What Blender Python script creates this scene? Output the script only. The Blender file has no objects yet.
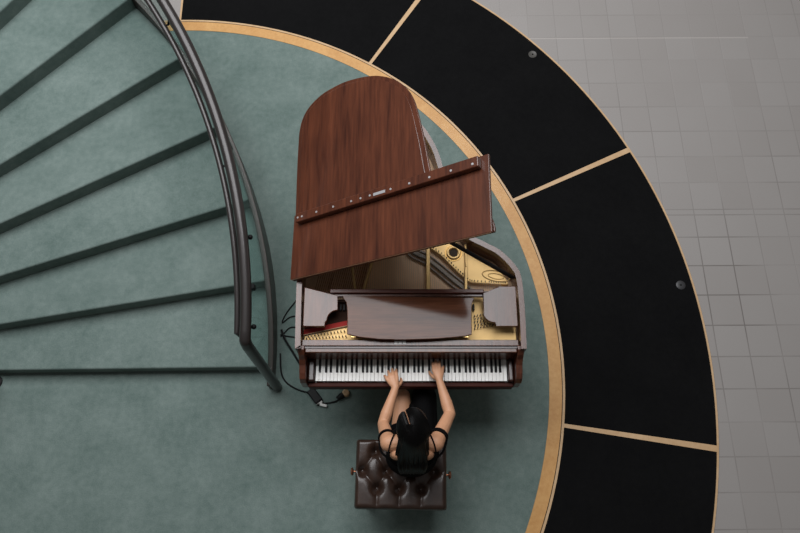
import bpy, math, random
from mathutils import Vector, Matrix
random.seed(7)
SC = bpy.context.scene
COL = SC.collection
PI = math.pi
V = Vector

# ------------------------------------------------------------------ materials
def nt(name):
    m = bpy.data.materials.new(name); m.use_nodes = True
    n = m.node_tree; b = n.nodes['Principled BSDF']
    return m, n, b

def N(n, typ, **kw):
    x = n.nodes.new(typ)
    for k, v in kw.items():
        setattr(x, k, v)
    return x

def plain(name, col, rough=0.5, metal=0.0, coat=0.0, bump=0.0, bscale=200, var=0.0, vscale=8):
    m, n, b = nt(name)
    b.inputs['Base Color'].default_value = (*col, 1)
    b.inputs['Roughness'].default_value = rough
    b.inputs['Metallic'].default_value = metal
    b.inputs['Coat Weight'].default_value = coat
    b.inputs['Coat Roughness'].default_value = 0.08
    tc = N(n, 'ShaderNodeTexCoord')
    if var:
        nz = N(n, 'ShaderNodeTexNoise'); nz.inputs['Scale'].default_value = vscale; nz.inputs['Detail'].default_value = 5
        n.links.new(tc.outputs['Object'], nz.inputs['Vector'])
        r = N(n, 'ShaderNodeValToRGB')
        r.color_ramp.elements[0].position = 0.3; r.color_ramp.elements[1].position = 0.7
        r.color_ramp.elements[0].color = (*[c * (1 - var) for c in col], 1)
        r.color_ramp.elements[1].color = (*[min(1, c * (1 + var)) for c in col], 1)
        n.links.new(nz.outputs['Fac'], r.inputs['Fac']); n.links.new(r.outputs['Color'], b.inputs['Base Color'])
    if bump:
        nz = N(n, 'ShaderNodeTexNoise'); nz.inputs['Scale'].default_value = bscale; nz.inputs['Detail'].default_value = 3
        n.links.new(tc.outputs['Object'], nz.inputs['Vector'])
        bp = N(n, 'ShaderNodeBump'); bp.inputs['Strength'].default_value = bump; bp.inputs['Distance'].default_value = 0.003
        n.links.new(nz.outputs['Fac'], bp.inputs['Height']); n.links.new(bp.outputs['Normal'], b.inputs['Normal'])
    return m

def wood(name, dark, light, scale=(9, 1.0, 9), rough=0.3, coat=0.6, coatr=0.12, fine=6.0):
    m, n, b = nt(name)
    tc = N(n, 'ShaderNodeTexCoord')
    mp = N(n, 'ShaderNodeMapping'); mp.inputs['Scale'].default_value = scale
    n.links.new(tc.outputs['Object'], mp.inputs['Vector'])
    a = N(n, 'ShaderNodeTexNoise'); a.inputs['Scale'].default_value = 1.0; a.inputs['Detail'].default_value = 6; a.inputs['Roughness'].default_value = .6
    a.inputs['Distortion'].default_value = .4
    n.links.new(mp.outputs['Vector'], a.inputs['Vector'])
    f = N(n, 'ShaderNodeTexNoise'); f.inputs['Scale'].default_value = fine; f.inputs['Detail'].default_value = 4
    n.links.new(mp.outputs['Vector'], f.inputs['Vector'])
    mx = N(n, 'ShaderNodeMath', operation='MULTIPLY_ADD'); mx.inputs[1].default_value = 0.45
    n.links.new(f.outputs['Fac'], mx.inputs[0])
    m2 = N(n, 'ShaderNodeMath', operation='MULTIPLY'); m2.inputs[1].default_value = 0.55
    n.links.new(a.outputs['Fac'], m2.inputs[0]); n.links.new(m2.outputs[0], mx.inputs[2])
    r = N(n, 'ShaderNodeValToRGB')
    r.color_ramp.elements[0].position = .33; r.color_ramp.elements[1].position = .68
    r.color_ramp.elements[0].color = (*dark, 1); r.color_ramp.elements[1].color = (*light, 1)
    n.links.new(mx.outputs[0], r.inputs['Fac']); n.links.new(r.outputs['Color'], b.inputs['Base Color'])
    b.inputs['Roughness'].default_value = rough
    b.inputs['Coat Weight'].default_value = coat; b.inputs['Coat Roughness'].default_value = coatr
    return m

def carpet(name, c0, c1, big=2.5, fine=140, rough=.95, sheen=0.0):
    m, n, b = nt(name)
    tc = N(n, 'ShaderNodeTexCoord')
    a = N(n, 'ShaderNodeTexNoise'); a.inputs['Scale'].default_value = big; a.inputs['Detail'].default_value = 7; a.inputs['Roughness'].default_value = .65
    f = N(n, 'ShaderNodeTexNoise'); f.inputs['Scale'].default_value = fine; f.inputs['Detail'].default_value = 2
    g = N(n, 'ShaderNodeTexNoise'); g.inputs['Scale'].default_value = big * 9; g.inputs['Detail'].default_value = 4
    for q in (a, f, g): n.links.new(tc.outputs['Object'], q.inputs['Vector'])
    s1 = N(n, 'ShaderNodeMath', operation='MULTIPLY'); s1.inputs[1].default_value = .5
    s2 = N(n, 'ShaderNodeMath', operation='MULTIPLY_ADD'); s2.inputs[1].default_value = .25
    s3 = N(n, 'ShaderNodeMath', operation='MULTIPLY_ADD'); s3.inputs[1].default_value = .25
    n.links.new(a.outputs['Fac'], s1.inputs[0]); n.links.new(f.outputs['Fac'], s2.inputs[0]); n.links.new(s1.outputs[0], s2.inputs[2])
    n.links.new(g.outputs['Fac'], s3.inputs[0]); n.links.new(s2.outputs[0], s3.inputs[2])
    r = N(n, 'ShaderNodeValToRGB'); r.color_ramp.elements[0].position = .36; r.color_ramp.elements[1].position = .64
    r.color_ramp.elements[0].color = (*c0, 1); r.color_ramp.elements[1].color = (*c1, 1)
    n.links.new(s3.outputs[0], r.inputs['Fac']); n.links.new(r.outputs['Color'], b.inputs['Base Color'])
    b.inputs['Roughness'].default_value = rough; b.inputs['Specular IOR Level'].default_value = .1
    b.inputs['Sheen Weight'].default_value = sheen
    bp = N(n, 'ShaderNodeBump'); bp.inputs['Strength'].default_value = .25; bp.inputs['Distance'].default_value = .004
    n.links.new(f.outputs['Fac'], bp.inputs['Height']); n.links.new(bp.outputs['Normal'], b.inputs['Normal'])
    return m

def tile_mat():
    m, n, b = nt('tile')
    S = 0.2435; yaw = .006
    g = N(n, 'ShaderNodeNewGeometry')
    mp = N(n, 'ShaderNodeMapping'); mp.vector_type = 'POINT'
    mp.inputs['Rotation'].default_value = (0, 0, -yaw)
    n.links.new(g.outputs['Position'], mp.inputs['Vector'])
    sp = N(n, 'ShaderNodeSeparateXYZ'); n.links.new(mp.outputs['Vector'], sp.inputs[0])
    def M(op, a, bb=None, c=None):
        x = N(n, 'ShaderNodeMath', operation=op)
        for i, v in enumerate((a, bb, c)):
            if v is None: continue
            if isinstance(v, (int, float)): x.inputs[i].default_value = v
            else: n.links.new(v, x.inputs[i])
        return x.outputs[0]
    X0, Y0, YJ = TILE_X, TILE_Y, TILE_J
    u = M('DIVIDE', M('SUBTRACT', sp.outputs['X'], X0), S)
    v = M('DIVIDE', M('SUBTRACT', sp.outputs['Y'], Y0), S)
    def dist(t):
        fr = M('FRACT', t)
        return M('MULTIPLY', M('MINIMUM', fr, M('SUBTRACT', 1.0, fr)), S)
    du, dv = dist(u), dist(v)
    dj = M('ABSOLUTE', M('SUBTRACT', sp.outputs['Y'], YJ))      # cut tile row along an expansion joint
    d = M('MINIMUM', M('MINIMUM', du, dv), dj)
    mr = N(n, 'ShaderNodeMapRange'); mr.inputs['From Min'].default_value = .0022; mr.inputs['From Max'].default_value = .0062
    mr.inputs['To Min'].default_value = 1; mr.inputs['To Max'].default_value = 0
    n.links.new(d, mr.inputs['Value'])
    cmb = N(n, 'ShaderNodeCombineXYZ'); n.links.new(M('FLOOR', u), cmb.inputs[0]); n.links.new(M('FLOOR', v), cmb.inputs[1])
    wn = N(n, 'ShaderNodeTexWhiteNoise'); n.links.new(cmb.outputs[0], wn.inputs['Vector'])
    nz = N(n, 'ShaderNodeTexNoise'); nz.inputs['Scale'].default_value = 3.0; nz.inputs['Detail'].default_value = 6
    n.links.new(g.outputs['Position'], nz.inputs['Vector'])
    r = N(n, 'ShaderNodeValToRGB')
    r.color_ramp.elements[0].color = (.285, .265, .252, 1); r.color_ramp.elements[1].color = (.318, .300, .288, 1)
    n.links.new(M('ADD', M('MULTIPLY', wn.outputs['Value'], .55), M('MULTIPLY', nz.outputs['Fac'], .45)), r.inputs['Fac'])
    mx = N(n, 'ShaderNodeMix', data_type='RGBA')
    # grout fades with patchy wear, and far off with painted-in glare
    nz2 = N(n, 'ShaderNodeTexNoise'); nz2.inputs['Scale'].default_value = .9; nz2.inputs['Detail'].default_value = 3
    n.links.new(g.outputs['Position'], nz2.inputs['Vector'])
    wear = N(n, 'ShaderNodeMapRange'); wear.inputs['From Min'].default_value = .38; wear.inputs['From Max'].default_value = .62
    wear.inputs['To Min'].default_value = .12; wear.inputs['To Max'].default_value = 1
    n.links.new(nz2.outputs['Fac'], wear.inputs['Value'])
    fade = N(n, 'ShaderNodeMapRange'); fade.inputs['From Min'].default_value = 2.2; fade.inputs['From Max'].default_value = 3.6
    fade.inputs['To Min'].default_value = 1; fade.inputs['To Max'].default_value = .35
    n.links.new(sp.outputs['Y'], fade.inputs['Value'])       # reflection glare painted into the colour: joints fade towards the far side
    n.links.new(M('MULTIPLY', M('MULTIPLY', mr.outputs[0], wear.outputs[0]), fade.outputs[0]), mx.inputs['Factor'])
    n.links.new(r.outputs['Color'], mx.inputs['A']); mx.inputs['B'].default_value = (.165, .150, .140, 1)
    pj = N(n, 'ShaderNodeMapRange'); pj.inputs['From Min'].default_value = .003; pj.inputs['From Max'].default_value = .008
    pj.inputs['To Min'].default_value = .4; pj.inputs['To Max'].default_value = 0
    n.links.new(M('ABSOLUTE', M('SUBTRACT', sp.outputs['Y'], TILE_P)), pj.inputs['Value'])
    m3 = N(n, 'ShaderNodeMix', data_type='RGBA'); n.links.new(M('MULTIPLY', pj.outputs[0], M('LESS_THAN', sp.outputs['X'], 3.15)), m3.inputs['Factor'])
    n.links.new(mx.outputs['Result'], m3.inputs['A']); m3.inputs['B'].default_value = (.50, .46, .43, 1)
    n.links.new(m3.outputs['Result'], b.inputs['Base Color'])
    b.inputs['Roughness'].default_value = .42; b.inputs['Specular IOR Level'].default_value = .35
    bp = N(n, 'ShaderNodeBump'); bp.inputs['Strength'].default_value = .3; bp.inputs['Distance'].default_value = .002; bp.invert = True
    n.links.new(mr.outputs[0], bp.inputs['Height']); n.links.new(bp.outputs['Normal'], b.inputs['Normal'])
    return m

def glass_mat():
    m = bpy.data.materials.new('pane_glass'); m.use_nodes = True
    n = m.node_tree; n.nodes.clear()
    o = N(n, 'ShaderNodeOutputMaterial'); t = N(n, 'ShaderNodeBsdfTransparent'); t.inputs[0].default_value = (.86, .93, .92, 1)
    g = N(n, 'ShaderNodeBsdfGlossy'); g.inputs['Roughness'].default_value = .02
    f = N(n, 'ShaderNodeFresnel'); f.inputs['IOR'].default_value = 1.25
    x = N(n, 'ShaderNodeMixShader')
    k = N(n, 'ShaderNodeMath', operation='MULTIPLY'); k.inputs[1].default_value = .22; n.links.new(f.outputs[0], k.inputs[0]); n.links.new(k.outputs[0], x.inputs[0]); n.links.new(t.outputs[0], x.inputs[1]); n.links.new(g.outputs[0], x.inputs[2])
    n.links.new(x.outputs[0], o.inputs[0])
    return m

TILE_X, TILE_Y, TILE_J, TILE_P = -.0333, -.0538, 2.3327, 4.0745     # tile grid, cut row and pale joint
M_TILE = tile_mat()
M_TEAL = carpet('teal_carpet', (.104, .147, .134), (.186, .236, .219))
M_BLACK = carpet('black_carpet', (.0034, .0034, .0037), (.0058, .0058, .0061), sheen=0)
M_HONEY = wood('honey_wood', (.50, .245, .070), (.63, .355, .125), scale=(5, 5, 5), rough=.45, coat=.1, fine=9)
M_HONEY2 = wood('pale_wood_strip', (.50, .315, .16), (.60, .41, .235), scale=(5, 5, 5), rough=.45, coat=.1)
M_GROOVE = plain('groove', (.03, .018, .01), .8)
M_MAH = wood('mahogany', (.042, .0115, .0065), (.138, .041, .019), scale=(9, .7, 9), rough=.28, coat=.3)
M_MAHF = wood('flat_mahogany', (.045, .014, .007), (.140, .050, .027), scale=(14, 1.1, 14), rough=.24, coat=0)
M_MAHF.node_tree.nodes['Principled BSDF'].inputs['Specular IOR Level'].default_value = .66
M_DESK = wood('desk_mahogany', (.060, .020, .010), (.150, .058, .030), scale=(1.4, 16, 16), rough=.10, coat=0)
M_DESK.node_tree.nodes['Principled BSDF'].inputs['Specular IOR Level'].default_value = .30
M_MAHX = wood('mahogany_cross', (.060, .018, .010), (.125, .042, .022), scale=(1.6, 16, 16), rough=.17, coat=.3)
M_MAHD = wood('dark_mahogany', (.018, .006, .004), (.050, .016, .009), scale=(14, 1.2, 14), rough=.3, coat=.4)
M_SLIP = wood('key_slip_wood', (.022, .006, .004), (.075, .018, .012), scale=(1.6, 16, 16), rough=.5, coat=0)
M_SLIP.node_tree.nodes['Principled BSDF'].inputs['Specular IOR Level'].default_value = .12
M_DAMP = plain('matte_dark_wood', (.030, .014, .009), .8)
M_DAMP.node_tree.nodes['Principled BSDF'].inputs['Specular IOR Level'].default_value = .1
M_MAHR = wood('red_mahogany', (.05, .014, .008), (.13, .035, .02), scale=(1.4, 14, 14), rough=.3, coat=0)
M_EDGE = wood('lid_edge_wood', (.16, .08, .04), (.26, .14, .08), scale=(6, 6, 6), rough=.35, coat=.3)
M_GOLD = plain('gold_plate', (.66, .44, .18), .48, .45, bump=.05, bscale=90, var=.1, vscale=9)
M_GOLDD = plain('old_gold', (.42, .25, .08), .4, .75)
M_BRASS = plain('brass', (.70, .48, .20), .25, 1.0)
M_SOUND = wood('soundboard_spruce', (.76, .48, .28), (.86, .60, .38), scale=(22, 1.2, 1), rough=.5, coat=0)
M_BRIDGE = plain('bridge_grey', (.26, .225, .19), .5, var=.25, vscale=40)
M_STEEL = plain('steel_string', (.50, .42, .33), .3, .9)
M_COPPER = plain('copper_string', (.45, .20, .09), .35, .9)
M_PIN = plain('blued_pin', (.06, .045, .035), .3, .8)
M_FELT = plain('red_felt', (.28, .018, .014), .95)
M_FELTW = plain('pale_felt', (.34, .22, .13), .95)
M_IVORY = plain('ivory_key', (.82, .80, .76), .22, coat=.3)
M_EBONY = plain('ebony_key', (.006, .005, .005), .45)
M_EBONY.node_tree.nodes['Principled BSDF'].inputs['Specular IOR Level'].default_value = .2
M_WHITE = plain('white_plastic', (.75, .74, .72), .4)
M_SILVER = plain('silver_plate', (.72, .72, .74), .3, .6)
M_RUB = plain('black_rubber', (.006, .006, .0065), .55)
M_RUB.node_tree.nodes['Principled BSDF'].inputs['Specular IOR Level'].default_value = .25
M_RAIL = plain('dark_bronze_rail', (.034, .029, .028), .33, .2, coat=.25, bump=.02, bscale=60)
M_STRING = plain('dark_stringer', (.046, .037, .032), .4, .2)
M_GLASS = glass_mat()
M_SOCK2 = plain('socket_rim', (.07, .066, .06), .5)
M_LEATHER = plain('brown_leather', (.032, .0165, .011), .32, coat=.1, bump=.12, bscale=170, var=.25, vscale=20)
M_BENCHW = plain('bench_wood', (.014, .006, .005), .35)
M_SKIN = plain('skin', (.61, .315, .18), .5, var=.06, vscale=14)
M_HAIR = plain('black_hair', (.0022, .0020, .0021), .42)
M_HAIR.node_tree.nodes['Principled BSDF'].inputs['Specular IOR Level'].default_value = .14
M_DRESS = plain('black_dress', (.0030, .0029, .0033), .85, bump=.1, bscale=300)
M_DRESS.node_tree.nodes['Principled BSDF'].inputs['Specular IOR Level'].default_value = .1
M_EYEW = plain('eye_white', (.7, .68, .65), .2)
M_LIP = plain('lip', (.36, .10, .09), .4)
M_TAN = plain('tan_cap', (.50, .33, .18), .4)
M_SOCK = plain('socket_grey', (.045, .045, .047), .45, .3)

# ------------------------------------------------------------------ mesh builder
def catmull(pts, k=8, closed=False):
    out = []; n = len(pts)
    P = [V(p) for p in pts]
    rng = range(n if closed else n - 1)
    for i in rng:
        if closed: p0, p1, p2, p3 = P[(i - 1) % n], P[i], P[(i + 1) % n], P[(i + 2) % n]
        else: p0, p1, p2, p3 = P[max(i - 1, 0)], P[i], P[i + 1], P[min(i + 2, n - 1)]
        for j in range(k):
            t = j / k
            out.append(.5 * ((2 * p1) + (p2 - p0) * t + (2 * p0 - 5 * p1 + 4 * p2 - p3) * t * t + (3 * p1 - p0 - 3 * p2 + p3) * t ** 3))
    if not closed: out.append(P[-1].copy())
    return out

class MB:
    def __init__(s): s.v = []; s.f = []
    def add(s, vs, fs):
        o = len(s.v); s.v += [V(a) for a in vs]; s.f += [tuple(i + o for i in f) for f in fs]; return s
    def box(s, c, d, rz=0, mat=None):
        x, y, z = d[0] / 2, d[1] / 2, d[2] / 2
        vs = [V((sx * x, sy * y, sz * z)) for sz in (-1, 1) for sy in (-1, 1) for sx in (-1, 1)]
        R = mat if mat else Matrix.Rotation(rz, 3, 'Z')
        vs = [R @ a + V(c) for a in vs]
        return s.add(vs, [(0, 2, 3, 1), (4, 5, 7, 6), (0, 1, 5, 4), (2, 6, 7, 3), (0, 4, 6, 2), (1, 3, 7, 5)])
    def bx(s, x0, x1, y0, y1, z0, z1):
        return s.box(((x0 + x1) / 2, (y0 + y1) / 2, (z0 + z1) / 2), (x1 - x0, y1 - y0, z1 - z0))
    def prism(s, pts, z0, z1, fn=None):
        n = len(pts)
        a = sum(pts[i][0] * pts[(i + 1) % n][1] - pts[(i + 1) % n][0] * pts[i][1] for i in range(n))
        if a < 0: pts = list(reversed(pts))
        zz0 = z0 if callable(z0) else (lambda x, y: z0)
        zz1 = z1 if callable(z1) else (lambda x, y: z1)
        vs = [V((p[0], p[1], zz0(p[0], p[1]))) for p in pts] + [V((p[0], p[1], zz1(p[0], p[1]))) for p in pts]
        if fn: vs = [fn(a) for a in vs]
        fs = [tuple(reversed(range(n))), tuple(range(n, 2 * n))] + [(i, (i + 1) % n, n + (i + 1) % n, n + i) for i in range(n)]
        return s.add(vs, fs)
    def band(s, left, right, z0, z1, closed=False):
        n = len(left); zz0 = z0 if callable(z0) else (lambda i: z0); zz1 = z1 if callable(z1) else (lambda i: z1)
        vs = []
        for i in range(n):
            l, r = left[i], right[i]
            vs += [(l[0], l[1], zz0(i)), (l[0], l[1], zz1(i)), (r[0], r[1], zz1(i)), (r[0], r[1], zz0(i))]
        fs = []
        for i in range(n if closed else n - 1):
            a, b = 4 * i, 4 * ((i + 1) % n)
            for k in range(4):
                k2 = (k + 1) % 4
                fs.append((a + k, a + k2, b + k2, b + k))
        if not closed: fs += [(3, 2, 1, 0), tuple(4 * (n - 1) + k for k in range(4))]
        return s.add(vs, fs)
    def tube(s, pts, r, n=10, flat=1.0, up=None):
        pts = [V(p) for p in pts]; m = len(pts)
        rr = [r] * m if isinstance(r, (int, float)) else list(r)
        vs = []; prev = None
        for i, p in enumerate(pts):
            t = (pts[min(i + 1, m - 1)] - pts[max(i - 1, 0)])
            if t.length < 1e-9: t = V((0, 0, 1))
            t.normalize()
            if up is not None:
                a = V(up) - t * t.dot(V(up))
            elif prev is None:
                a = t.cross(V((0, 0, 1)) if abs(t.z) < .9 else V((1, 0, 0)))
            else: a = prev - t * prev.dot(t)
            if a.length < 1e-6: a = t.orthogonal()
            a.normalize(); prev = a; b = t.cross(a)
            for k in range(n):
                th = 2 * PI * k / n
                vs.append(p + (a * math.cos(th) * flat + b * math.sin(th)) * rr[i])
        fs = [(i * n + k, i * n + (k + 1) % n, (i + 1) * n + (k + 1) % n, (i + 1) * n + k) for i in range(m - 1) for k in range(n)]
        fs += [tuple(reversed(range(n))), tuple((m - 1) * n + k for k in range(n))]
        return s.add(vs, fs)
    def cyl(s, p0, p1, r, n=16, r1=None): return s.tube([p0, p1], [r, r if r1 is None else r1], n)
    def lathe(s, prof, c=(0, 0, 0), n=24, axis='Z'):
        vs = []; m = len(prof)
        for r, h in prof:
            for k in range(n):
                th = 2 * PI * k / n
                q = V((r * math.cos(th), r * math.sin(th), h))
                if axis == 'X': q = V((q.z, q.x, q.y))
                if axis == 'Y': q = V((q.x, q.z, q.y))
                vs.append(q + V(c))
        fs = [(i * n + k, i * n + (k + 1) % n, (i + 1) * n + (k + 1) % n, (i + 1) * n + k) for i in range(m - 1) for k in range(n)]
        fs += [tuple(reversed(range(n))), tuple((m - 1) * n + k for k in range(n))]
        return s.add(vs, fs)
    def ball(s, c, r, n=14, m=9, R=None):
        r = V(r) if not isinstance(r, (int, float)) else V((r, r, r))
        vs = [V((0, 0, r.z))]
        for i in range(1, m):
            ph = PI * i / m
            for k in range(n):
                th = 2 * PI * k / n
                vs.append(V((r.x * math.sin(ph) * math.cos(th), r.y * math.sin(ph) * math.sin(th), r.z * math.cos(ph))))
        vs.append(V((0, 0, -r.z)))
        fs = [(0, 1 + k, 1 + (k + 1) % n) for k in range(n)]
        for i in range(m - 2):
            for k in range(n):
                a = 1 + i * n
                fs.append((a + k, a + n + k, a + n + (k + 1) % n, a + (k + 1) % n))
        a = 1 + (m - 2) * n; e = len(vs) - 1
        fs += [(a + k, e, a + (k + 1) % n) for k in range(n)]
        if R: vs = [R @ q for q in vs]
        return s.add([q + V(c) for q in vs], fs)
    def rc(s, pts, rr, n=14):                       # chain of tapered, round-ended limbs
        for i in range(len(pts) - 1):
            s.tube([pts[i], pts[i + 1]], [rr[i], rr[i + 1]], n)
        for p, r in zip(pts, rr): s.ball(p, r * 1.0, n, 9)
        return s
    def loft(s, rings, n=28):                       # (z, cx, cy, rx, ry)
        vs = []
        for z, cx, cy, rx, ry in rings:
            for k in range(n):
                th = 2 * PI * k / n
                vs.append((cx + rx * math.cos(th), cy + ry * math.sin(th), z))
        m = len(rings)
        fs = [(i * n + k, i * n + (k + 1) % n, (i + 1) * n + (k + 1) % n, (i + 1) * n + k) for i in range(m - 1) for k in range(n)]
        fs += [tuple(reversed(range(n))), tuple((m - 1) * n + k for k in range(n))]
        return s.add(vs, fs)
    def mesh(s, name, off=V((0, 0, 0))):
        me = bpy.data.meshes.new(name)
        me.from_pydata([tuple(a - off) for a in s.v], [], s.f); me.validate(); me.update()
        import bmesh as _b
        bm = _b.new(); bm.from_mesh(me); _b.ops.recalc_face_normals(bm, faces=bm.faces); bm.to_mesh(me); bm.free()
        return me
    def build(s, name, mat, parent=None, bevel=0, smooth=False, seg=2, angle=35):
        me = s.mesh(name, root_loc(parent))
        return link(name, me, mat, parent, bevel, smooth, seg, angle)

def root_loc(p):
    o = V((0, 0, 0))
    while p is not None: o += V(p.location); p = p.parent
    return o

def link(name, me, mat, parent=None, bevel=0, smooth=False, seg=2, angle=35):
    me.materials.clear(); me.materials.append(mat)
    o = bpy.data.objects.new(name, me); COL.objects.link(o)
    if parent is not None: o.parent = parent
    if smooth: shade(me)
    if bevel:
        b = o.modifiers.new('bevel', 'BEVEL'); b.width = bevel; b.segments = seg; b.limit_method = 'ANGLE'; b.angle_limit = math.radians(angle)
        b.harden_normals = False
    return o

def shade(me, ang=40):
    me.polygons.foreach_set('use_smooth', [True] * len(me.polygons))
    me.set_sharp_from_angle(angle=math.radians(ang))

def tag(o, label=None, cat=None, group=None, kind=None):
    if label: o['label'] = label
    if cat: o['category'] = cat
    if group: o['group'] = group
    if kind: o['kind'] = kind
    return o

def empty(name, loc, label, cat, group=None):
    e = bpy.data.objects.new(name, None); COL.objects.link(e); e.location = loc; e.empty_display_size = .1
    return tag(e, label, cat, group)

def fused(mb, name, mat, parent, voxel=.004, it=6, fac=.5):
    """one continuous skin grown over overlapping limbs"""
    me = mb.mesh(name + '_raw', root_loc(parent))
    o = bpy.data.objects.new(name + '_raw', me); COL.objects.link(o)
    r = o.modifiers.new('r', 'REMESH'); r.mode = 'VOXEL'; r.voxel_size = voxel
    sm = o.modifiers.new('s', 'SMOOTH'); sm.factor = fac; sm.iterations = it
    dg = bpy.context.evaluated_depsgraph_get()
    m2 = bpy.data.meshes.new_from_object(o.evaluated_get(dg)); m2.name = name
    bpy.data.objects.remove(o); bpy.data.meshes.remove(me)
    m2.polygons.foreach_set('use_smooth', [True] * len(m2.polygons))
    return link(name, m2, mat, parent)

# ------------------------------------------------------------------ floor
CX, CY = -1.915, 1.138                     # centre of the round floor pattern
def arc(R, a0, a1, n): return [(CX + R * math.cos(a0 + (a1 - a0) * i / n), CY + R * math.sin(a0 + (a1 - a0) * i / n)) for i in range(n + 1)]
D = math.radians
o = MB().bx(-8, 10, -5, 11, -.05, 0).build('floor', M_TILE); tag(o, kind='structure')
R_IN, R_W, R_G, R_RO, R_OUT, R_OUT2 = 3.026, 3.119, 3.125, 3.142, 4.238, 4.252
o = MB().prism(arc(R_IN, -PI, PI, 160)[:-1], 0, .006).build('floor', M_TEAL); tag(o, 'teal carpet covering the round middle of the floor', kind='structure')
bands = [D(-76), D(-42.0), D(-8.6), D(25.2), D(58.3), D(91.4)]
for a0, a1 in zip(bands[:-1], bands[1:]):
    n = 24
    o = MB().band(arc(R_RO, a0, a1, n), arc(R_OUT, a0, a1, n), 0.0, .004).build('floor', M_BLACK)
    tag(o, 'black carpet segment of the ring around the teal carpet', kind='structure')
def trim(k, mb, m): tag(mb.build('trim_%d' % k, m), kind='structure')
A0, A1 = D(-90), D(200)
trim(1, MB().band(arc(R_IN, A0, A1, 160), arc(R_W, A0, A1, 160), 0, .010), M_HONEY)
trim(2, MB().band(arc(R_W, A0, A1, 160), arc(R_G, A0, A1, 160), 0, .005), M_GROOVE)
trim(3, MB().band(arc(R_G, A0, A1, 160), arc(R_RO, A0, A1, 160), 0, .010), M_HONEY2)
trim(4, MB().band(arc(R_OUT, A0, D(91.6), 120), arc(R_OUT2, A0, D(91.6), 120), 0, .008), M_HONEY2)
k = 5
for a in bands[1:]:
    u = V((math.cos(a), math.sin(a))); w = V((-u.y, u.x)); c = V((CX, CY))
    w0, w1 = (.014, .0225) if a < D(80) else (.008, .012)
    p = [c + u * R_RO - w * w0, c + u * R_OUT2 - w * w1, c + u * R_OUT2 + w * w1, c + u * R_RO + w * w0]
    trim(k, MB().prism([tuple(q) for q in p], 0, .0075), M_HONEY2 if a < D(80) else M_HONEY2); k += 1

# floor sockets
s = empty('floor_socket', (1.177, 3.907, .004), 'small dark floor socket with a pale ring in the black carpet near the top', 'floor socket')
MB().lathe([(.0305, 0), (.037, 0), (.037, .004), (.034, .006), (.0305, .004)], s.location).build('ring', M_SOCK2, s, smooth=True)
MB().lathe([(.0, .0), (.0305, 0), (.0305, .002), (.010, .002), (.008, .004), (0, .004)], s.location).build('cover', M_RUB, s)
s = empty('floor_socket', (2.190, 1.745, .004), 'small grey round floor socket set in the black carpet at the right', 'floor socket')
MB().lathe([(.0, 0), (.037, 0), (.037, .003), (.032, .006), (.010, .006)], s.location).build('cover', M_SOCK, s, smooth=True)
MB().lathe([(.0, 0), (.009, 0), (.009, .0068), (0, .0068)], s.location).build('hole', M_RUB, s)

# ------------------------------------------------------------------ staircase
SX, SY, P0, DP, H_, DOFF = -4.837, 1.129, -.1491, .16135, .125, -.1036
R_ST = 3.875
def spt(n, r):
    a = P0 + n * DP
    return (SX + r * math.cos(a) - DOFF * math.sin(a), SY + r * math.sin(a) + DOFF * math.cos(a))
def rail(n, r, z):
    a = P0 + n * DP
    return V((SX + r * math.cos(a), SY + r * math.sin(a), z))
st = empty('staircase', (SX + 2.6, SY + .6, 0), 'wide curved staircase with teal carpeted steps rising at the left', 'staircase')
def n_at(n, r):      # rail angle index of a nosing end
    x, y = spt(n, r); return (math.atan2(y - SY, x - SX) - P0) / DP
for n in range(1, 12):
    z1 = n * H_; z0 = max(0.0, z1 - .30) if n > 1 else 0.006
    na, nb = n_at(n, R_ST), n_at(n + 1, R_ST) + .10
    outer = [tuple(rail(na + (nb - na) * i / 10, R_ST, 0))[:2] for i in range(11)]
    ia, ib = n_at(n, 1.2), n_at(n + 1, 1.2) + .10
    inner = [tuple(rail(ib + (ia - ib) * i / 6, 1.2, 0))[:2] for i in range(7)]
    MB().prism(outer + inner, z0, z1).build('step', M_TEAL, st, bevel=.014, seg=3, angle=60)

# railing
rl = empty('stair_railing', (-.93, .95, .006), 'dark curved metal and glass railing along the right edge of the staircase', 'railing')
ns = [(.62 + (11.5 - .62) * i / 120) for i in range(121)]
mb = MB()
lf = [rail(n, 3.873, 0) for n in ns]; rt = [rail(n, 3.912, 0) for n in ns]
mb.band(lf, rt, lambda i: max(.006, ns[i] * H_ - .30), lambda i: max(.05, ns[i] * H_ + .035))
mb.build('stringer', M_STRING, rl, bevel=.006)
mb = MB(); hs = [n for n in ns if n > .80]
hand = [rail(n, 3.89, n * H_ + .90) for n in hs]
foot = V((-.905, .945, .02)); elb = rail(.775, 3.892, .95)
bend = [foot, foot.lerp(elb, .5), foot.lerp(elb, .93)] + catmull([foot.lerp(elb, .95), elb + V((0, 0, -.008)), hand[0]], 5)
path = bend[:-1] + hand
mb.tube(path, .0355, 16)
mb.build('handrail', M_RAIL, rl, smooth=True)
mb = MB(); hs2 = [.91 + (11.5 - .91) * i / 110 for i in range(111)]
gp = [rail(n, 3.817, n * H_ + .80) for n in hs2]
mb.tube([rail(.915, 3.86, .89), rail(.90, 3.83, .90), ] + gp, .0205, 12)
mb.build('grab_rail', M_RAIL, rl, smooth=True)
gl = [n for n in ns if n > .78]
mb = MB().band([rail(n, 3.885, 0) for n in gl], [rail(n, 3.895, 0) for n in gl], lambda i: gl[i] * H_ + .03, lambda i: gl[i] * H_ + .86)
mb.build('glass_panel', M_GLASS, rl)
for n in (.95, 1.83):
    z = n * H_ + .86
    MB().tube([rail(n, 3.885, z), rail(n, 3.925, z - .01)], .010, 8).ball(rail(n, 3.930, z - .01), .017, 12, 8).build('bracket', M_RUB, rl, smooth=True)
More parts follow.
